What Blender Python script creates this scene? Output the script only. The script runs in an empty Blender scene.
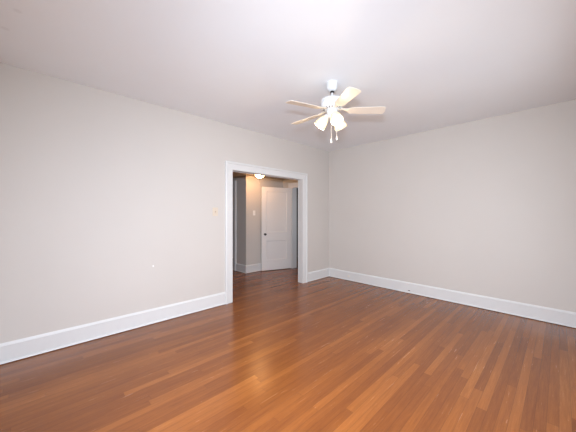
import bpy, bmesh, math, random
from mathutils import Vector, Matrix

C = bpy.context.scene.collection
SC = bpy.context.scene
PI = math.pi
R = math.radians
random.seed(4)

# ------------------------------------------------------------------ camera
YAW = 0.80274                                   # heading of the view, from +x
cam_data = bpy.data.cameras.new('camera')
cam_data.sensor_width = 36.0
cam_data.lens = 262.54 / 576 * 36
cam_data.shift_y = -(216 - 214.36) / 576
cam_data.clip_start = 0.02
cam = bpy.data.objects.new('camera', cam_data)
cam.location = (-4.5975, -3.48, 1.3402)
cam.rotation_euler = (PI / 2, 0, YAW - PI / 2)
C.objects.link(cam)
SC.camera = cam

# ------------------------------------------------------------------ exposure, sky, lights
SC.view_settings.view_transform = 'Standard'
SC.view_settings.look = 'None'
SC.view_settings.gamma = 1.0
SC.view_settings.use_curve_mapping = False
SC.view_settings.exposure = 0.09
SC.cycles.use_denoising = True
SC.cycles.max_bounces = 10
SC.cycles.diffuse_bounces = 8
SC.cycles.sample_clamp_indirect = 4.0
SC.cycles.caustics_reflective = False
SC.cycles.caustics_refractive = False

world = bpy.data.worlds.new('daylight_sky')
SC.world = world
world.use_nodes = True
bgn = world.node_tree.nodes['Background']
bgn.inputs['Color'].default_value = (0.80, 0.90, 1.0, 1)
bgn.inputs['Strength'].default_value = 1.0


def area_light(name, loc, rot, sx, sy, power, color):
    d = bpy.data.lights.new(name, 'AREA')
    d.shape = 'RECTANGLE'
    d.size, d.size_y = sx, sy
    d.energy = power
    d.color = color
    o = bpy.data.objects.new(name, d)
    o.location, o.rotation_euler = loc, rot
    C.objects.link(o)
    return o


# daylight through the two windows behind the camera (south wall and west wall), plus two added fill lights
DAY = (0.95, 0.97, 1.0)
area_light('daylight_south', (-3.75, -3.92, 1.35), (R(65), 0, 0), 1.3, 1.2, 20, DAY).data.spread = R(150)
area_light('fill_south_far', (-1.75, -3.92, 1.35), (R(78), 0, 0), 1.3, 1.2, 15, DAY)  # added fill to brighten the ceiling at right, no window known there
area_light('daylight_west', (-5.02, -2.70, 1.35), (R(65), 0, R(-90)), 1.3, 1.2, 37, DAY).data.spread = R(150)
area_light('fill_side_room', (1.15, -0.47, 1.35), (R(90), 0, 0), 0.7, 1.0, 5, DAY)  # added light in the room off the hall, brightens the doorway jamb
# the photographer's flash, a small head just above the lens
fd = bpy.data.lights.new('camera_flash', 'SPOT')
fd.energy = 415
fd.spot_size = R(154)
fd.spot_blend = 1.0
fd.shadow_soft_size = 0.04
fd.color = (0.76, 0.85, 1.0)
flash = bpy.data.objects.new('camera_flash', fd)
flash.location = (-4.61, -3.49, 1.64)
flash.rotation_euler = (R(64), 0, YAW - PI / 2 - R(4))
C.objects.link(flash)

# ------------------------------------------------------------------ materials


def new_mat(name):
    m = bpy.data.materials.new(name)
    m.use_nodes = True
    nt = m.node_tree
    return m, nt, nt.nodes['Principled BSDF']


def paint(name, col, rough=0.6, bump=0.0, bscale=60.0, var=0.03, spec=0.4, vscale=2.0):
    """Painted surface: faint mottling and roller texture."""
    m, nt, b = new_mat(name)
    N, L = nt.nodes, nt.links
    tc = N.new('ShaderNodeTexCoord')
    nz = N.new('ShaderNodeTexNoise')
    nz.inputs['Scale'].default_value = vscale
    nz.inputs['Detail'].default_value = 4
    L.new(tc.outputs['Object'], nz.inputs['Vector'])
    mx = N.new('ShaderNodeMix')
    mx.data_type = 'RGBA'
    mx.inputs['A'].default_value = (*[c * (1 - var) for c in col], 1)
    mx.inputs['B'].default_value = (*[min(1, c * (1 + var)) for c in col], 1)
    L.new(nz.outputs['Fac'], mx.inputs['Factor'])
    L.new(mx.outputs['Result'], b.inputs['Base Color'])
    b.inputs['Roughness'].default_value = rough
    b.inputs['Specular IOR Level'].default_value = spec
    if bump:
        n2 = N.new('ShaderNodeTexNoise')
        n2.inputs['Scale'].default_value = bscale
        n2.inputs['Detail'].default_value = 3
        L.new(tc.outputs['Object'], n2.inputs['Vector'])
        bp = N.new('ShaderNodeBump')
        bp.inputs['Strength'].default_value = bump
        bp.inputs['Distance'].default_value = 0.004
        L.new(n2.outputs['Fac'], bp.inputs['Height'])
        L.new(bp.outputs['Normal'], b.inputs['Normal'])
    return m


def glowing(name, col, emit, strength, rough=0.4):
    m, nt, b = new_mat(name)
    b.inputs['Base Color'].default_value = (*col, 1)
    b.inputs['Roughness'].default_value = rough
    b.inputs['Emission Color'].default_value = (*emit, 1)
    b.inputs['Emission Strength'].default_value = strength
    N, L = nt.nodes, nt.links
    tc = N.new('ShaderNodeTexCoord')
    nz = N.new('ShaderNodeTexNoise')
    nz.inputs['Scale'].default_value = 30
    L.new(tc.outputs['Object'], nz.inputs['Vector'])
    mp = N.new('ShaderNodeMapRange')
    mp.inputs['To Min'].default_value = rough - 0.05
    mp.inputs['To Max'].default_value = rough + 0.05
    L.new(nz.outputs['Fac'], mp.inputs['Value'])
    L.new(mp.outputs['Result'], b.inputs['Roughness'])
    return m


def ceiling_paint():
    m = paint('ceiling_paint', (0.83, 0.855, 0.88), 0.7, 0.05, 30, 0.02)
    nt = m.node_tree
    N, L = nt.nodes, nt.links
    b = N['Principled BSDF']
    src = b.inputs['Base Color'].links[0].from_socket
    geo = N.new('ShaderNodeNewGeometry')
    prev = src
    for (x, y) in STAINS:                        # two small round patches in the plaster
        d = N.new('ShaderNodeVectorMath')
        d.operation = 'DISTANCE'
        d.inputs[1].default_value = (x, y, 2.7)
        L.new(geo.outputs['Position'], d.inputs[0])
        mr = N.new('ShaderNodeMapRange')
        mr.interpolation_type = 'SMOOTHSTEP'
        mr.inputs['From Min'].default_value = 0.012
        mr.inputs['From Max'].default_value = 0.03
        mr.inputs['To Min'].default_value = 0.93
        mr.inputs['To Max'].default_value = 1.0
        L.new(d.outputs['Value'], mr.inputs['Value'])
        mu = N.new('ShaderNodeVectorMath')
        mu.operation = 'SCALE'
        L.new(prev, mu.inputs[0])
        L.new(mr.outputs['Result'], mu.inputs['Scale'])
        prev = mu.outputs['Vector']
    L.new(prev, b.inputs['Base Color'])
    return m


def oak_floor():
    """Strip oak boards 57 mm wide along x, random lengths, tones and grain."""
    m, nt, b = new_mat('oak_strip_floor')
    N, L = nt.nodes, nt.links

    def mth(op, a, c=None, d=None):
        n = N.new('ShaderNodeMath')
        n.operation = op
        for i, v in enumerate((a, c, d)):
            if v is None:
                continue
            if isinstance(v, (int, float)):
                n.inputs[i].default_value = v
            else:
                L.new(v, n.inputs[i])
        return n.outputs[0]

    geo = N.new('ShaderNodeNewGeometry')
    sp = N.new('ShaderNodeSeparateXYZ')
    L.new(geo.outputs['Position'], sp.inputs[0])
    X, Y = sp.outputs['X'], sp.outputs['Y']
    yr = mth('DIVIDE', Y, 0.057)
    row = mth('FLOOR', yr)
    fy = mth('FRACT', yr)
    w1 = N.new('ShaderNodeTexWhiteNoise')
    w1.noise_dimensions = '1D'
    L.new(row, w1.inputs['W'])
    off = mth('MULTIPLY', w1.outputs['Value'], 17.3)
    w1b = N.new('ShaderNodeTexWhiteNoise')
    w1b.noise_dimensions = '1D'
    L.new(mth('ADD', row, 531.7), w1b.inputs['W'])
    ln = mth('MULTIPLY_ADD', w1b.outputs['Value'], 1.2, 1.0)
    xr = mth('ADD', mth('DIVIDE', X, ln), off)
    brd = mth('FLOOR', xr)
    fx = mth('FRACT', xr)
    cv = N.new('ShaderNodeCombineXYZ')
    L.new(row, cv.inputs[0])
    L.new(brd, cv.inputs[1])
    w2 = N.new('ShaderNodeTexWhiteNoise')
    w2.noise_dimensions = '2D'
    L.new(cv.outputs[0], w2.inputs['Vector'])
    tone = w2.outputs['Value']
    # grain: noise drawn out along the board, shifted from board to board
    gv = N.new('ShaderNodeCombineXYZ')
    L.new(mth('MULTIPLY_ADD', tone, 40.0, mth('MULTIPLY', X, 3.2)), gv.inputs[0])
    L.new(mth('MULTIPLY_ADD', tone, 23.0, mth('MULTIPLY', Y, 75.0)), gv.inputs[1])
    L.new(mth('MULTIPLY', tone, 9.0), gv.inputs[2])
    g1 = N.new('ShaderNodeTexNoise')
    g1.inputs['Scale'].default_value = 1.0
    g1.inputs['Detail'].default_value = 6
    g1.inputs['Roughness'].default_value = 0.65
    g1.inputs['Distortion'].default_value = 0.6
    L.new(gv.outputs[0], g1.inputs['Vector'])
    g2 = N.new('ShaderNodeTexNoise')
    g2.inputs['Scale'].default_value = 3.5
    g2.inputs['Detail'].default_value = 4
    g2.inputs['Distortion'].default_value = 1.5
    L.new(gv.outputs[0], g2.inputs['Vector'])
    # large, slow wear over the room
    wr = N.new('ShaderNodeTexNoise')
    wr.inputs['Scale'].default_value = 1.3
    wr.inputs['Detail'].default_value = 3
    L.new(geo.outputs['Position'], wr.inputs['Vector'])
    ramp = N.new('ShaderNodeValToRGB')
    e = ramp.color_ramp.elements
    e[0].position, e[0].color = 0.0, (*FLOOR_D, 1)
    e[1].position, e[1].color = 1.0, (*FLOOR_L, 1)
    k = e.new(0.5)
    k.color = (*FLOOR_M, 1)
    k = e.new(0.82)
    k.color = (*FLOOR_M2, 1)
    fac = mth('ADD', mth('MULTIPLY_ADD', mth('POWER', tone, 1.7), 0.62, 0.16), mth('MULTIPLY_ADD', g1.outputs['Fac'], 1.10, -0.55))
    fac = mth('ADD', fac, mth('MULTIPLY_ADD', g2.outputs['Fac'], 0.60, -0.27))
    fac = mth('ADD', fac, mth('MULTIPLY_ADD', wr.outputs['Fac'], 0.5, -0.24))
    L.new(fac, ramp.inputs['Fac'])
    # hairline joints
    ey = mth('MINIMUM', fy, mth('SUBTRACT', 1.0, fy))
    jy = mth('LESS_THAN', ey, 0.016)
    ex = mth('MULTIPLY', mth('MINIMUM', fx, mth('SUBTRACT', 1.0, fx)), ln)
    jx = mth('LESS_THAN', ex, 0.0010)
    jo = mth('MAXIMUM', jy, jx)
    mx = N.new('ShaderNodeMix')
    mx.data_type = 'RGBA'
    L.new(mth('MULTIPLY', jo, 0.55), mx.inputs['Factor'])
    L.new(ramp.outputs['Color'], mx.inputs['A'])
    mx.inputs['B'].default_value = (0.035, 0.014, 0.006, 1)
    L.new(mx.outputs['Result'], b.inputs['Base Color'])
    L.new(mth('MULTIPLY_ADD', g1.outputs['Fac'], 0.14, FLOOR_ROUGH), b.inputs['Roughness'])
    b.inputs['Specular IOR Level'].default_value = 0.5
    bp = N.new('ShaderNodeBump')
    bp.inputs['Strength'].default_value = 0.12
    bp.inputs['Distance'].default_value = 0.0006
    L.new(mth('SUBTRACT', g1.outputs['Fac'], mth('MULTIPLY', jo, 1.5)), bp.inputs['Height'])
    L.new(bp.outputs['Normal'], b.inputs['Normal'])
    return m


def glass_mat():
    m, nt, b = new_mat('window_glass')
    N, L = nt.nodes, nt.links
    out = N['Material Output']
    tr = N.new('ShaderNodeBsdfTransparent')
    gl = N.new('ShaderNodeBsdfGlossy')
    gl.inputs['Roughness'].default_value = 0.02
    mix = N.new('ShaderNodeMixShader')
    mix.inputs[0].default_value = 0.06
    L.new(tr.outputs[0], mix.inputs[1])
    L.new(gl.outputs[0], mix.inputs[2])
    L.new(mix.outputs[0], out.inputs['Surface'])
    return m


STAINS = [(-3.79, -1.63), (-3.79, -1.63)]
FLOOR_D = (0.160, 0.046, 0.010)
FLOOR_M = (0.242, 0.076, 0.016)
FLOOR_M2 = (0.290, 0.097, 0.022)
FLOOR_L = (0.349, 0.130, 0.032)
FLOOR_ROUGH = 0.18


def back_project_ceiling(px, py, z=2.7):
    c, s = math.cos(YAW), math.sin(YAW)
    r, u = (px - 288) / 262.54, -(py - 214.36) / 262.54
    t = (z - 1.3402) / u
    return (-4.5975 + (c + r * s) * t, -3.48 + (s - r * c) * t)


STAINS = [back_project_ceiling(17.5, 11), back_project_ceiling(5, 28.5)]

M = {}
M['wall'] = paint('greige_wall_paint', (0.60, 0.572, 0.540), 0.65, 0.06, 45, 0.02)
M['ceiling'] = ceiling_paint()
M['trim'] = paint('white_trim_paint', (0.69, 0.70, 0.70), 0.35, 0, 0, 0.02)
M['door'] = paint('white_door_paint', (0.76, 0.755, 0.75), 0.4, 0, 0, 0.02)
M['floor'] = oak_floor()
M['hall_ceiling'] = paint('hall_ceiling_lamplight_tint', (0.42, 0.33, 0.24), 0.7, 0.05, 30, 0.03)  # brown of warm lamplight and shadow is put into the base colour
M['fan_white'] = paint('white_fan_enamel', (0.70, 0.72, 0.73), 0.3, 0, 0, 0.01)
M['blade'] = paint('cream_fan_blade', (0.70, 0.63, 0.54), 0.45, 0, 0, 0.03, vscale=12)
M['shade'] = glowing('lit_frosted_glass', (0.50, 0.45, 0.36), (1.0, 0.80, 0.46), 0.5)
M['bulb'] = glowing('lit_bulb', (1, 0.95, 0.85), (1.0, 0.80, 0.50), 25.0)
_nt = M['shade'].node_tree
_tr = _nt.nodes.new('ShaderNodeBsdfTransparent')
_mx = _nt.nodes.new('ShaderNodeMixShader')
_mx.inputs[0].default_value = 0.22
_nt.links.new(_nt.nodes['Principled BSDF'].outputs[0], _mx.inputs[1])
_nt.links.new(_tr.outputs[0], _mx.inputs[2])
_nt.links.new(_mx.outputs[0], _nt.nodes['Material Output'].inputs['Surface'])
M['hall_glass'] = glowing('lit_hall_glass', (0.9, 0.8, 0.65), (1.0, 0.54, 0.23), 62.0)
M['chain'] = paint('pale_metal_chain', (0.75, 0.70, 0.62), 0.35, 0, 0, 0.03)
M['pendant'] = paint('white_ceramic', (0.90, 0.89, 0.87), 0.25, 0, 0, 0.02)
M['ivory'] = paint('ivory_plastic', (0.66, 0.58, 0.475), 0.4, 0, 0, 0.02)
M['ivory_dark'] = paint('aged_ivory_plastic', (0.50, 0.39, 0.29), 0.4, 0, 0, 0.02)
M['bronze'] = paint('dark_bronze', (0.05, 0.04, 0.035), 0.35, 0, 0, 0.1)
M['bronze'].node_tree.nodes['Principled BSDF'].inputs['Metallic'].default_value = 0.6
M['filler'] = paint('white_filler', (0.85, 0.85, 0.84), 0.8, 0, 0, 0.02)
M['dark'] = paint('dark_stain', (0.06, 0.05, 0.045), 0.6, 0, 0, 0.05)
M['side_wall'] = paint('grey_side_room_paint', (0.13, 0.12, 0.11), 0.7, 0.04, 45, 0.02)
M['dark_wood'] = paint('dark_cabinet_wood', (0.035, 0.028, 0.024), 0.5, 0, 0, 0.15, vscale=8)
M['glass'] = glass_mat()

# ------------------------------------------------------------------ mesh helpers


def box(bm, x0, x1, y0, y1, z0, z1):
    v = [bm.verts.new(p) for p in ((x0, y0, z0), (x1, y0, z0), (x1, y1, z0), (x0, y1, z0),
                                   (x0, y0, z1), (x1, y0, z1), (x1, y1, z1), (x0, y1, z1))]
    for f in ((0, 3, 2, 1), (4, 5, 6, 7), (0, 1, 5, 4), (1, 2, 6, 5), (2, 3, 7, 6), (3, 0, 4, 7)):
        bm.faces.new([v[i] for i in f])


def lathe(bm, prof, seg=32, mat=None, cap=True):
    """Turn (radius, z) pairs about the z axis; mat places the result."""
    mat = mat or Matrix.Identity(4)
    rings = []
    for r, z in prof:
        if r < 1e-5:
            rings.append([bm.verts.new(mat @ Vector((0, 0, z)))])
        else:
            rings.append([bm.verts.new(mat @ Vector((r * math.cos(2 * PI * i / seg), r * math.sin(2 * PI * i / seg), z)))
                          for i in range(seg)])
    for a, c in zip(rings, rings[1:]):
        for i in range(seg):
            j = (i + 1) % seg
            if len(a) == 1 and len(c) == 1:
                break
            if len(a) == 1:
                bm.faces.new((a[0], c[i], c[j]))
            elif len(c) == 1:
                bm.faces.new((a[i], c[0], a[j]))
            else:
                bm.faces.new((a[i], c[i], c[j], a[j]))
    if cap:
        for rg in (rings[0], rings[-1]):
            if len(rg) > 2:
                bm.faces.new(rg)


def tube(bm, pts, r, seg=8):
    """Round bar along a list of points."""
    pts = [Vector(p) for p in pts]
    rings = []
    for i, p in enumerate(pts):
        d = (pts[min(i + 1, len(pts) - 1)] - pts[max(i - 1, 0)]).normalized()
        q = d.to_track_quat('Z', 'Y')
        rings.append([bm.verts.new(p + q @ Vector((r * math.cos(2 * PI * k / seg), r * math.sin(2 * PI * k / seg), 0)))
                      for k in range(seg)])
    for a, c in zip(rings, rings[1:]):
        for k in range(seg):
            bm.faces.new((a[k], a[(k + 1) % seg], c[(k + 1) % seg], c[k]))
    bm.faces.new(rings[0])
    bm.faces.new(rings[-1])


def sphere(bm, c, r, mat=None):
    bmesh.ops.create_uvsphere(bm, u_segments=20, v_segments=12, radius=r,
                              matrix=(mat or Matrix.Identity(4)) @ Matrix.Translation(c))


def loft(bm, rings, closed_profile=True):
    """Join equal-length profile rings end to end and cap both ends."""
    vr = [[bm.verts.new(p) for p in r] for r in rings]
    n = len(vr[0])
    for a, c in zip(vr, vr[1:]):
        for i in range(n):
            bm.faces.new((a[i], a[(i + 1) % n], c[(i + 1) % n], c[i]))
    bm.faces.new(vr[0])
    bm.faces.new(vr[-1])


def obj(name, bm, mat, parent=None, smooth=False, bevel=0.0, loc=None, rot=None):
    bmesh.ops.recalc_face_normals(bm, faces=bm.faces[:])
    me = bpy.data.meshes.new(name)
    bm.to_mesh(me)
    bm.free()
    me.materials.append(mat)
    if smooth:
        for p in me.polygons:
            p.use_smooth = True
        me.set_sharp_from_angle(angle=R(40))
    o = bpy.data.objects.new(name, me)
    C.objects.link(o)
    if parent is not None:
        o.parent = parent
    if loc is not None:
        o.location = loc
    if rot is not None:
        o.rotation_euler = rot
    if bevel:
        md = o.modifiers.new('bevel', 'BEVEL')
        md.width = bevel
        md.segments = 2
        md.limit_method = 'ANGLE'
    return o


def tag(o, label=None, cat=None, group=None, kind=None):
    if label:
        o['label'] = label
    if cat:
        o['category'] = cat
    if group:
        o['group'] = group
    if kind:
        o['kind'] = kind
    return o


def thing(name, label, cat, loc=(0, 0, 0), rz=0.0, group=None):
    o = bpy.data.objects.new(name, None)
    o.empty_display_size = 0.1
    C.objects.link(o)
    o.location = loc
    o.rotation_euler = (0, 0, rz)
    return tag(o, label, cat, group)


def struct(name, bm, mat, label, cat, parent=None, **kw):
    o = obj(name, bm, mat, parent, **kw)
    if parent is None:
        tag(o, label, cat, None, 'structure')
    return o


def copy_tree(o, parent=None):
    c = o.copy()
    C.objects.link(c)
    if parent is not None:
        c.parent = parent
    for ch in list(o.children):
        copy_tree(ch, c)
    return c


# ------------------------------------------------------------------ the room shell
XW, YS, H = -4.86, -3.76, 2.70        # room: x from XW to 0, y from YS to 0
WT = 0.105                            # partition thickness
HH = 2.222                            # hall ceiling height
YA = 1.47                             # hall wall facing the room
XB = -1.14                            # corner of the hall wall
DX0, DX1, DZ = -2.425, -0.845, 2.020  # cased opening to the hall
SY0, SY1, SZ = 0.32, 1.125, 1.998     # side-room doorway in the hall (in the x = 0 wall)

bm = bmesh.new()
box(bm, XW - 0.15, 2.2, YS - 0.15, 3.6, -0.12, 0.0)
struct('floor', bm, M['floor'], 'glossy brown oak strip floor running through room and hall', 'floor')

bm = bmesh.new()
box(bm, XW - 0.15, 0.15, YS - 0.15, WT, H, H + 0.12)
struct('ceiling', bm, M['ceiling'], 'white painted ceiling above the empty room', 'ceiling')

bm = bmesh.new()
box(bm, XW - 0.15, DX0 - 0.018, 0, WT, 0, H)
box(bm, DX1 + 0.018, 0, 0, WT, 0, H)
box(bm, DX0 - 0.018, DX1 + 0.018, 0, WT, DZ + 0.018, H)
wall_left = struct('wall_left', bm, M['wall'], 'pale greige wall with the wide cased opening to the hall', 'wall')

bm = bmesh.new()
box(bm, 0, 0.15, YS - 0.15, SY0 - 0.018, 0, H)
box(bm, 0, 0.15, SY1 + 0.018, YA + 0.15, 0, H)
box(bm, 0, 0.15, SY0 - 0.018, SY1 + 0.018, SZ + 0.018, H)
struct('wall_right', bm, M['wall'], 'long bare pale greige wall at right', 'wall')


def wall_with_window(axis, v0, v1, a0, a1, spans, z0, z1):
    b = bmesh.new()
    cuts = [a0] + [c for sp in spans for c in sp] + [a1]
    slabs = [(cuts[i], cuts[i + 1], 0, H) for i in range(0, len(cuts), 2)]
    for w0, w1 in spans:
        slabs += [(w0, w1, 0, z0), (w0, w1, z1, H)]
    for (p, q, r, s) in slabs:
        if axis == 'y':
            box(b, p, q, v0, v1, r, s)
        else:
            box(b, v0, v1, p, q, r, s)
    return b


WZ0, WZ1 = 0.70, 2.00
struct('wall_south', wall_with_window('y', YS - 0.15, YS, XW - 0.15, 0, [(-4.45, -3.05), (-2.45, -1.05)], WZ0, WZ1), M['wall'],
       'pale wall behind the viewer with a window and another added for fill light', 'wall')
struct('wall_west', wall_with_window('x', XW - 0.15, XW, YS, 0, [(-3.40, -2.00)], WZ0, WZ1), M['wall'],
       'pale wall beside the viewer with a window', 'wall')


def window(name, w, hgt, loc, rz, label):
    """Double-hung sash window in the middle of its wall, room side towards local -y."""
    b = bmesh.new()
    t = 0.05
    for (x0, x1, z0, z1) in ((-w / 2, -w / 2 + t, 0, hgt), (w / 2 - t, w / 2, 0, hgt),
                             (-w / 2 + t, w / 2 - t, 0, t), (-w / 2 + t, w / 2 - t, hgt - t, hgt),
                             (-w / 2 + t, w / 2 - t, hgt / 2 - t / 2, hgt / 2 + t / 2)):
        box(b, x0, x1, 0.05, 0.10, z0, z1)
    f = struct(name, b, M['trim'], label, 'window', loc=loc, rot=(0, 0, rz))
    b = bmesh.new()
    box(b, -w / 2 + t, w / 2 - t, 0.072, 0.078, t, hgt / 2 - t / 2)
    box(b, -w / 2 + t, w / 2 - t, 0.072, 0.078, hgt / 2 + t / 2, hgt - t)
    obj('pane', b, M['glass'], f)
    b = bmesh.new()
    for (x0, x1, z0, z1) in ((-w / 2 - 0.1, -w / 2, 0, hgt), (w / 2, w / 2 + 0.1, 0, hgt),
                             (-w / 2 - 0.1, w / 2 + 0.1, hgt, hgt + 0.11), (-w / 2 - 0.1, w / 2 + 0.1, -0.11, -0.03)):
        box(b, x0, x1, -0.02, 0, z0, z1)
    box(b, -w / 2 - 0.12, w / 2 + 0.12, -0.05, 0.04, -0.03, 0)
    obj('window_casing', b, M['trim'], f)


window('window_1', 1.4, 1.3, (-3.75, YS, WZ0), PI, 'white sash window behind the viewer')
window('added_window_3', 1.4, 1.3, (-1.75, YS, WZ0), PI, 'unseen white sash window added as a fill source near the right wall')  # added, out of view, to carry the fill for the right ceiling
window('window_2', 1.4, 1.3, (XW, -2.70, WZ0), PI / 2, 'white sash window beside the viewer')

# the hall beyond the opening
bm = bmesh.new()
box(bm, XB, 0, YA, YA + 0.15, 0, HH + 0.15)                   # face towards the room
box(bm, XB, XB + 0.12, YA + 0.15, 1.985, 0, HH + 0.15)         # return along the passage
box(bm, XB, XB + 0.12, 1.985, 2.70, 2.02, HH + 0.15)
box(bm, XB, XB + 0.12, 2.70, 3.45, 0, HH + 0.15)
struct('wall_hall', bm, M['wall'], 'hall wall with an outside corner seen through the opening', 'wall')
bm = bmesh.new()
box(bm, -2.95, XB + 1.2, 3.45, 3.6, 0, HH + 0.15)
struct('wall_passage', bm, M['wall'], 'end wall of the dim passage', 'wall')
bm = bmesh.new()
box(bm, -3.1, -2.95, WT, 3.6, 0, HH + 0.15)
struct('wall_hall_left', bm, M['wall'], 'left wall of the hall, out of view', 'wall')
bm = bmesh.new()
box(bm, -2.95, 0, WT, 3.45, HH, HH + 0.15)
struct('ceiling_hall', bm, M['hall_ceiling'], 'low ceiling of the hall, coloured brown for warm lamplight and shadow', 'ceiling')
# the dim room off the right of the hall
bm = bmesh.new()
box(bm, 0.15, 2.2, 2.2, 2.35, 0, HH + 0.15)
box(bm, 2.05, 2.2, -0.3, 2.2, 0, HH + 0.15)
for (p, q, r, t) in ((0.15, 0.75, 0, HH + 0.15), (1.55, 2.2, 0, HH + 0.15), (0.75, 1.55, 0, 0.8), (0.75, 1.55, 1.9, HH + 0.15)):
    box(bm, p, q, -0.45, -0.3, r, t)
struct('wall_side_room', bm, M['side_wall'], 'grey walls of the dim room off the hall', 'wall')
bm = bmesh.new()
box(bm, 0.15, 2.2, -0.45, 2.35, HH, HH + 0.15)
struct('ceiling_side_room', bm, M['ceiling'], 'ceiling of the dim room off the hall', 'ceiling')
window('added_window_4', 0.8, 1.1, (1.15, -0.3, 0.8), PI, 'unseen white sash window added to the dim room as a fill source')  # made-up window, out of view, in front of the side-room fill
# closet behind the passage doorway
bm = bmesh.new()
box(bm, XB + 0.9, XB + 1.0, YA + 0.15, 3.45, 0, HH + 0.15)
struct('wall_passage_room', bm, M['wall'], 'wall of the dark room off the passage', 'wall')

# ------------------------------------------------------------------ trim
BASE = [(0, 0.005), (0.028, 0.005), (0.030, 0.008), (0.027, 0.014), (0.022, 0.019), (0.016, 0.021),
        (0.016, 0.150), (0.019, 0.152), (0.019, 0.160), (0.014, 0.170), (0.008, 0.177), (0.006, 0.182), (0, 0.182)]


def baseboard(name, p0, p1, n, label, m0=0.0, m1=0.0, marks=None):
    """Moulded skirting from p0 to p1 (on the wall face); n points into the room; m0, m1 mitre the ends."""
    p0, p1, n = Vector(p0), Vector(p1), Vector(n)
    d = (p1 - p0).normalized()
    b = bmesh.new()
    rings = []
    for p, s in ((p0, m0), (p1, m1)):
        rings.append([(p.x + n.x * t + d.x * s * t, p.y + n.y * t + d.y * s * t, z) for t, z in BASE])
    loft(b, rings)
    return struct(name, b, M['trim'], label, 'baseboard')


CW = 0.122     # casing width
baseboard('baseboard_left', (XW, 0), (DX0 - CW, 0), (0, -1), 'tall white baseboard along the wall left of the opening', 1, 0)
baseboard('baseboard_corner', (DX1 + CW, 0), (0, 0), (0, -1), 'short white baseboard between the opening and the corner', 0, -1)
bb_right = baseboard('baseboard_right', (0, 0), (0, YS), (-1, 0), 'tall white baseboard along the right wall', 1, -1)
baseboard('baseboard_south', (0, YS), (XW, YS), (0, 1), 'white baseboard behind the viewer', 1, -1)
baseboard('baseboard_west', (XW, YS), (XW, 0), (1, 0), 'white baseboard beside the viewer', 1, -1)
baseboard('baseboard_hall', (XB, YA), (0, YA), (0, -1), 'white baseboard on the hall wall', -1, -1)
baseboard('baseboard_passage', (XB, YA), (XB, 1.863), (-1, 0), 'white baseboard on the passage side of the hall corner', -1, 0)
baseboard('baseboard_hall_right', (0, SY1 + 0.125), (0, YA), (-1, 0), 'white baseboard behind the open door', 0, -1)

CASE = [(-0.004, 0), (-0.004, 0.012), (0.004, 0.017), (0.088, 0.019), (0.092, 0.030), (0.112, 0.032), (CW, 0.026), (CW, 0)]


def casing(name, a0, a1, zt, origin, along, out, label):
    """Mitred door casing round an opening from a0 to a1 along a wall line; out is the wall's normal."""
    along, out, origin = Vector(along), Vector(out), Vector(origin)

    def at(a, z, w):
        p = origin + along * a + out * w
        return (p.x, p.y, z)
    b = bmesh.new()
    loft(b, [[at(a0 - u, 0, w) for u, w in CASE], [at(a0 - u, zt + u, w) for u, w in CASE],
             [at(a1 + u, zt + u, w) for u, w in CASE], [at(a1 + u, 0, w) for u, w in CASE]])
    return struct(name, b, M['trim'], label, 'door casing')


def jamb(name, a0, a1, zt, axis, v0, v1, label):
    b = bmesh.new()
    t = 0.018
    for (p, q, r, s) in ((a0 - t, a0, 0, zt + t), (a1, a1 + t, 0, zt + t), (a0, a1, zt, zt + t)):
        if axis == 'y':
            box(b, p, q, v0, v1, r, s)
        else:
            box(b, v0, v1, p, q, r, s)
    return struct(name, b, M['trim'], label, 'door jamb')


casing('trim_1', DX0, DX1, DZ, (0, 0, 0), (1, 0, 0), (0, -1, 0), 'white casing framing the wide opening to the hall')
jamb('trim_2', DX0, DX1, DZ, 'y', -0.002, WT + 0.002, 'white jamb lining the wide opening')
casing('trim_3', DX0, DX1, DZ, (0, WT, 0), (1, 0, 0), (0, 1, 0), 'white casing on the hall side of the opening')
casing('trim_4', SY0, SY1, SZ, (0, 0, 0), (0, 1, 0), (-1, 0, 0), 'white casing of the side doorway in the hall')
jamb('trim_5', SY0, SY1, SZ, 'x', -0.002, 0.152, 'white jamb of the side doorway in the hall')
casing('trim_6', 1.985, 2.70, 2.02, (XB, 0, 0), (0, 1, 0), (-1, 0, 0), 'white casing of the passage doorway at far left')
jamb('trim_7', 2.003, 2.682, 2.002, 'x', XB - 0.002, XB + 0.122, 'jamb of the dark passage doorway')

# marks on the wall and skirting
bm = bmesh.new()
lathe(bm, [(0.0, 0.0), (0.011, 0.0), (0.009, 0.0015), (0.0, 0.002)], 16, Matrix.Rotation(PI / 2, 4, 'X'))
obj('filler_spot', bm, M['filler'], wall_left, loc=(-3.545, 0, 0.703))
bm = bmesh.new()
box(bm, -0.003, 0.0, -0.016, 0.016, -0.006, 0.006)
o = obj('scuff_mark', bm, M['dark'], bb_right, loc=(-0.016, -1.70, 0.045))
o['label'] = 'small dark nick in the baseboard'

bm = bmesh.new()
box(bm, -0.004, 0.0, -0.022, 0.022, -0.016, 0.016)
o = obj('jack_plate', bm, M['chain'], bb_right, bevel=0.001, loc=(-0.016, -0.505, 0.085))
o['label'] = 'tiny grey plate on the baseboard'

# ------------------------------------------------------------------ open hall door (two-panel)
DW, DH, DT = 0.768, 1.976, 0.036


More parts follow.
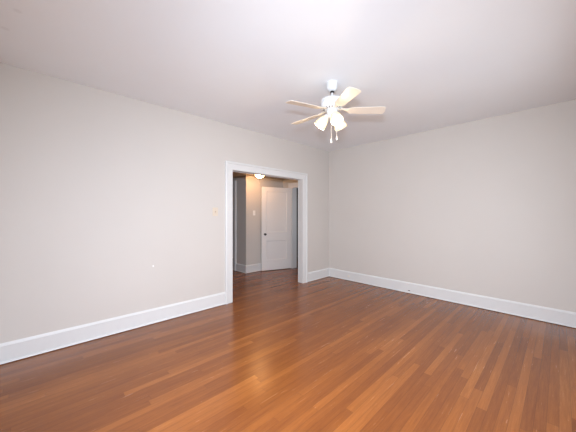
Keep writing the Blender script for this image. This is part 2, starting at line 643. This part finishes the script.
def panel_door():
    b = bmesh.new()
    st, top, lock0, lock1, bot = 0.115, 0.105, 0.70, 0.90, 0.24
    box(b, 0, st, -DT, 0, 0, DH)
    box(b, DW - st, DW, -DT, 0, 0, DH)
    for z0, z1 in ((0, bot), (lock0, lock1), (DH - top, DH)):
        box(b, st, DW - st, -DT, 0, z0, z1)
    for z0, z1 in ((bot, lock0), (lock1, DH - top)):
        for y, s in ((0, -1), (-DT, 1)):             # sloped sticking and a recessed flat panel on each face
            i, dp = 0.016, 0.010
            o4 = [(st, y, z0), (DW - st, y, z0), (DW - st, y, z1), (st, y, z1)]
            n4 = [(st + i, y + s * dp, z0 + i), (DW - st - i, y + s * dp, z0 + i),
                  (DW - st - i, y + s * dp, z1 - i), (st + i, y + s * dp, z1 - i)]
            vo = [b.verts.new(p) for p in o4]
            vi = [b.verts.new(p) for p in n4]
            for k in range(4):
                b.faces.new((vo[k], vo[(k + 1) % 4], vi[(k + 1) % 4], vi[k]))
            b.faces.new(vi)
    return b


hinge, tip = Vector((-0.030, 1.140)), Vector((-0.775, 1.390))
ang = math.atan2(tip.y - hinge.y, tip.x - hinge.x)
door = struct('door_1', panel_door(), M['door'], 'white two-panel door standing open into the hall', 'door',
              loc=(hinge.x, hinge.y, 0.012), rot=(0, 0, ang))
for z, nm in ((0.858, 'door_knob'),):
    for s in (1, -1):
        bm = bmesh.new()
        base = Matrix.Translation((DW - 0.078, 0 if s > 0 else -DT, z)) @ Matrix.Rotation(-s * PI / 2, 4, 'X')
        lathe(bm, [(0.0, 0), (0.026, 0), (0.026, 0.003), (0.011, 0.006), (0.010, 0.022), (0.020, 0.030),
                   (0.027, 0.042), (0.025, 0.055), (0.014, 0.062), (0, 0.063)], 24, base)
        k = obj(nm, bm, M['bronze'], door, smooth=True)
        k['label'] = 'small dark metal knob'
for z in (0.25, 1.0, 1.75):
    bm = bmesh.new()
    lathe(bm, [(0.006, -0.045), (0.006, 0.045)], 12, Matrix.Translation((-0.005, 0.004, z)))
    obj('hinge', bm, M['trim'], door, smooth=True)

# ------------------------------------------------------------------ light switches


def light_switch(label, loc, rz, w, hgt, plate_mat, toggle_mat, n=1):
    t = thing('light_switch', label, 'light switch', loc, rz, )
    b = bmesh.new()
    box(b, -w / 2, w / 2, -0.006, 0, -hgt / 2, hgt / 2)
    obj('switch_plate', b, plate_mat, t, bevel=0.003)
    for i in range(n):
        x = (i - (n - 1) / 2) * 0.046
        b = bmesh.new()
        loft(b, [[(x - 0.005, -0.005, -0.012), (x + 0.005, -0.005, -0.012), (x + 0.005, -0.005, 0.012), (x - 0.005, -0.005, 0.012)],
                 [(x - 0.004, -0.017, 0.000), (x + 0.004, -0.017, 0.000), (x + 0.004, -0.015, 0.011), (x - 0.004, -0.015, 0.011)]])
        obj('toggle', b, toggle_mat, t)
        for z in (-0.03, 0.03):
            b = bmesh.new()
            lathe(b, [(0, 0.0055), (0.003, 0.0055), (0.0025, 0.0075), (0, 0.008)], 10,
                  Matrix.Translation((x, 0, z)) @ Matrix.Rotation(PI / 2, 4, 'X'))
            obj('screw', b, toggle_mat, t)
    return t


light_switch('ivory light switch on the wall left of the opening', (-2.708, 0, 1.378), 0, 0.085, 0.122, M['ivory'], M['ivory_dark'])
light_switch('pale light switch on the hall wall beside the open door', (-0.918, YA, 1.372), 0, 0.07, 0.115, M['pendant'], M['pendant'])

# ------------------------------------------------------------------ ceiling fan
FX, FY = -2.3830, -1.8450
fan = thing('ceiling_fan', 'white five-blade ceiling fan with three lit glass shades and pull chains', 'ceiling fan', (FX, FY, H))
VIEW = YAW - PI / 2                              # view-right direction as a world angle

bm = bmesh.new()
lathe(bm, [(0.0, 0), (0.060, 0), (0.061, -0.006), (0.058, -0.018), (0.056, -0.045), (0.049, -0.068),
           (0.038, -0.082), (0.022, -0.088), (0, -0.089)], 36)
obj('canopy', bm, M['fan_white'], fan, smooth=True)
bm = bmesh.new()
lathe(bm, [(0.0115, -0.08), (0.0115, -0.19)], 16)
rod = obj('downrod', bm, M['fan_white'], fan, smooth=True)
bm = bmesh.new()
lathe(bm, [(0.012, -0.085), (0.020, -0.090), (0.022, -0.102), (0.012, -0.106)], 20)
obj('hanger_ball', bm, M['bronze'], rod, smooth=True)
bm = bmesh.new()
lathe(bm, [(0.0, -0.156), (0.030, -0.156), (0.034, -0.162), (0.085, -0.168), (0.115, -0.180), (0.122, -0.192), (0.122, -0.202),
           (0.114, -0.207), (0.118, -0.213), (0.116, -0.248), (0.102, -0.268), (0.078, -0.280), (0.055, -0.286), (0, -0.286)], 48)
motor = obj('motor_housing', bm, M['fan_white'], fan, smooth=True)
bm = bmesh.new()
for i in range(20):                              # cooling slots round the bottom of the motor
    a = 2 * PI * i / 20
    m4 = Matrix.Rotation(a, 4, 'Z') @ Matrix.Translation((0.088, 0, -0.2755)) @ Matrix.Rotation(R(-32), 4, 'Y')
    n0 = len(bm.verts)
    box(bm, -0.010, 0.010, -0.004, 0.004, -0.001, 0.002)
    bm.verts.ensure_lookup_table()
    for v in bm.verts[n0:]:
        v.co = m4 @ v.co
obj('vent_slots', bm, M['bronze'], motor)
bm = bmesh.new()
lathe(bm, [(0.0, -0.280), (0.052, -0.280), (0.055, -0.290), (0.055, -0.318), (0.048, -0.330), (0.036, -0.338), (0.036, -0.352),
           (0.026, -0.366), (0.010, -0.372), (0, -0.373)], 32)
obj('switch_housing', bm, M['fan_white'], fan, smooth=True)

BZ = -0.288


def blade_mesh():
    """One blade along +x with a rounded, slightly clipped tip; pitched about its length."""
    b = bmesh.new()
    r0, r1, w0, w1, th = 0.165, 0.527, 0.050, 0.064, 0.006
    top = [(r0, -w0 * 0.75), (r0 + 0.02, -w0), (r1 - 0.035, -w1), (r1 - 0.012, -w1 * 0.93), (r1, -w1 * 0.72),
           (r1 + 0.004, 0), (r1, w1 * 0.72), (r1 - 0.012, w1 * 0.93), (r1 - 0.035, w1), (r0 + 0.02, w0), (r0, w0 * 0.75)]
    rot = Matrix.Rotation(R(2.0), 4, 'Y') @ Matrix.Rotation(R(PITCH), 4, 'X')
    loft(b, [[rot @ Vector((x, y, -th / 2)) for x, y in top], [rot @ Vector((x, y, th / 2)) for x, y in top]])
    return b


def iron_mesh():
    b = bmesh.new()
    rot = Matrix.Rotation(R(PITCH), 4, 'X')
    loft(b, [[Vector((x, y, z)) for y, z in ((-0.014, 0.006), (0.014, 0.006), (0.014, 0.014), (-0.014, 0.014))] for x, z in ((0.060, 0), (0.11, 0))]
         + [[rot @ Vector((0.17, y, z)) for y, z in ((-0.028, -0.010), (0.028, -0.010), (0.028, -0.003), (-0.028, -0.003))],
            [rot @ Vector((0.235, y, z)) for y, z in ((-0.018, -0.010), (0.018, -0.010), (0.018, -0.003), (-0.018, -0.003))]])
    return b


PITCH = -11
blade = obj('blade', blade_mesh(), M['blade'], fan, bevel=0.002)
iron = obj('blade_iron', iron_mesh(), M['blade'], blade)
blade.location = (0, 0, BZ)
for i in range(5):
    o = blade if i == 0 else copy_tree(blade, fan)
    o.rotation_euler.z = VIEW + R(-6 + 72 * i)

# three tulip shades on curved arms
SHADE = [(0.022, 0.000), (0.026, 0.006), (0.036, 0.020), (0.047, 0.045), (0.055, 0.075), (0.060, 0.105), (0.062, 0.128)]


def shade_mesh():
    b = bmesh.new()
    inner = [(r - 0.003, z) for r, z in reversed(SHADE)]
    prof = SHADE + inner
    seg = 32
    rings = []
    for r, z in prof:
        rings.append([b.verts.new((r * math.cos(2 * PI * k / seg), r * math.sin(2 * PI * k / seg), z)) for k in range(seg)])
    for a, c in zip(rings, rings[1:] + rings[:1]):
        for k in range(seg):
            b.faces.new((a[k], a[(k + 1) % seg], c[(k + 1) % seg], c[k]))
    return b


TILT = 40
FAN_W = 8
fm = bmesh.new()
lathe(fm, [(0.0, -0.012), (0.024, -0.012), (0.027, 0.004), (0.024, 0.012), (0, 0.012)], 20)
first = None
for i, va in enumerate((160, 280, 40)):
    if first is None:
        sh = obj('glass_shade', shade_mesh(), M['shade'], fan, smooth=True)
        sh['label'] = 'frosted tulip glass, lit warm white'
        obj('socket_cup', fm, M['fan_white'], sh, smooth=True)
        bm = bmesh.new()
        lathe(bm, [(0, 0.012), (0.013, 0.014), (0.015, 0.03), (0.022, 0.055), (0.027, 0.075), (0.024, 0.094), (0.013, 0.104), (0, 0.106)], 20)
        obj('bulb', bm, M['bulb'], sh, smooth=True)
        first = sh
    else:
        sh = copy_tree(first, fan)
    a = VIEW + R(va)
    ax = Vector((math.cos(a) * math.sin(R(TILT)), math.sin(a) * math.sin(R(TILT)), -math.cos(R(TILT))))
    org = Vector((math.cos(a) * 0.058, math.sin(a) * 0.058, -0.340))
    sh.location = org
    sh.rotation_mode = 'QUATERNION'
    sh.rotation_quaternion = ax.to_track_quat('Z', 'Y')
    ld = bpy.data.lights.new('fan_lamp', 'POINT')
    ld.energy = FAN_W
    ld.color = (1.0, 0.78, 0.50)
    ld.shadow_soft_size = 0.02
    lo = bpy.data.objects.new('fan_lamp', ld)
    lo.location = Vector((FX, FY, H)) + org + ax * 0.118
    C.objects.link(lo)
    bm = bmesh.new()
    d = Vector((math.cos(a), math.sin(a), 0))
    tube(bm, [d * 0.030 + Vector((0, 0, -0.322)), d * 0.046 + Vector((0, 0, -0.326)), org + ax * -0.004], 0.010)
    obj('lamp_arm', bm, M['fan_white'], fan, smooth=True)

# two pull chains with white ceramic pendants
for va, rr, ln in ((235, 0.022, 0.262), (345, 0.046, 0.232)):
    a = VIEW + R(va)
    x, y = math.cos(a) * rr, math.sin(a) * rr
    bm = bmesh.new()
    tube(bm, [(x, y, -0.350), (x, y, -0.350 - ln + 0.02)], 0.0016, 6)
    ch = obj('pull_chain', bm, M['chain'], fan)
    bm = bmesh.new()
    zb = -0.350 - ln
    lathe(bm, [(0, zb + 0.028), (0.003, zb + 0.026), (0.005, zb + 0.012), (0.0085, zb - 0.002), (0.0085, zb - 0.008), (0.005, zb - 0.014), (0, zb - 0.015)],
          16, Matrix.Translation((x, y, 0)))
    obj('pendant', bm, M['pendant'], ch, smooth=True)

# ------------------------------------------------------------------ hall ceiling lamp
lamp = thing('ceiling_lamp', 'small lit flush ceiling lamp in the hall with pull chain', 'ceiling lamp', (-1.060, 1.070, HH))
bm = bmesh.new()
lathe(bm, [(0, 0), (0.062, 0), (0.066, -0.012), (0.055, -0.02), (0, -0.02)], 32)
obj('lamp_base', bm, M['fan_white'], lamp, smooth=True)
bm = bmesh.new()
lathe(bm, [(0.095, -0.018), (0.098, -0.024), (0.092, -0.040), (0.074, -0.060), (0.050, -0.080), (0.018, -0.086), (0, -0.087),
           ], 36)
obj('glass_bowl', bm, M['hall_glass'], lamp, smooth=True)
bm = bmesh.new()
lathe(bm, [(0, -0.085), (0.010, -0.086), (0.011, -0.094), (0.006, -0.102), (0, -0.105)], 16)
obj('finial', bm, M['bronze'], lamp, smooth=True)
bm = bmesh.new()
tube(bm, [(0.0, 0, -0.10), (0.0, 0, -0.215)], 0.0022, 6)
ch = obj('pull_chain', bm, M['bronze'], lamp)
bm = bmesh.new()
lathe(bm, [(0, -0.21), (0.005, -0.212), (0.007, -0.228), (0, -0.236)], 12)
obj('pendant', bm, M['chain'], ch, smooth=True)
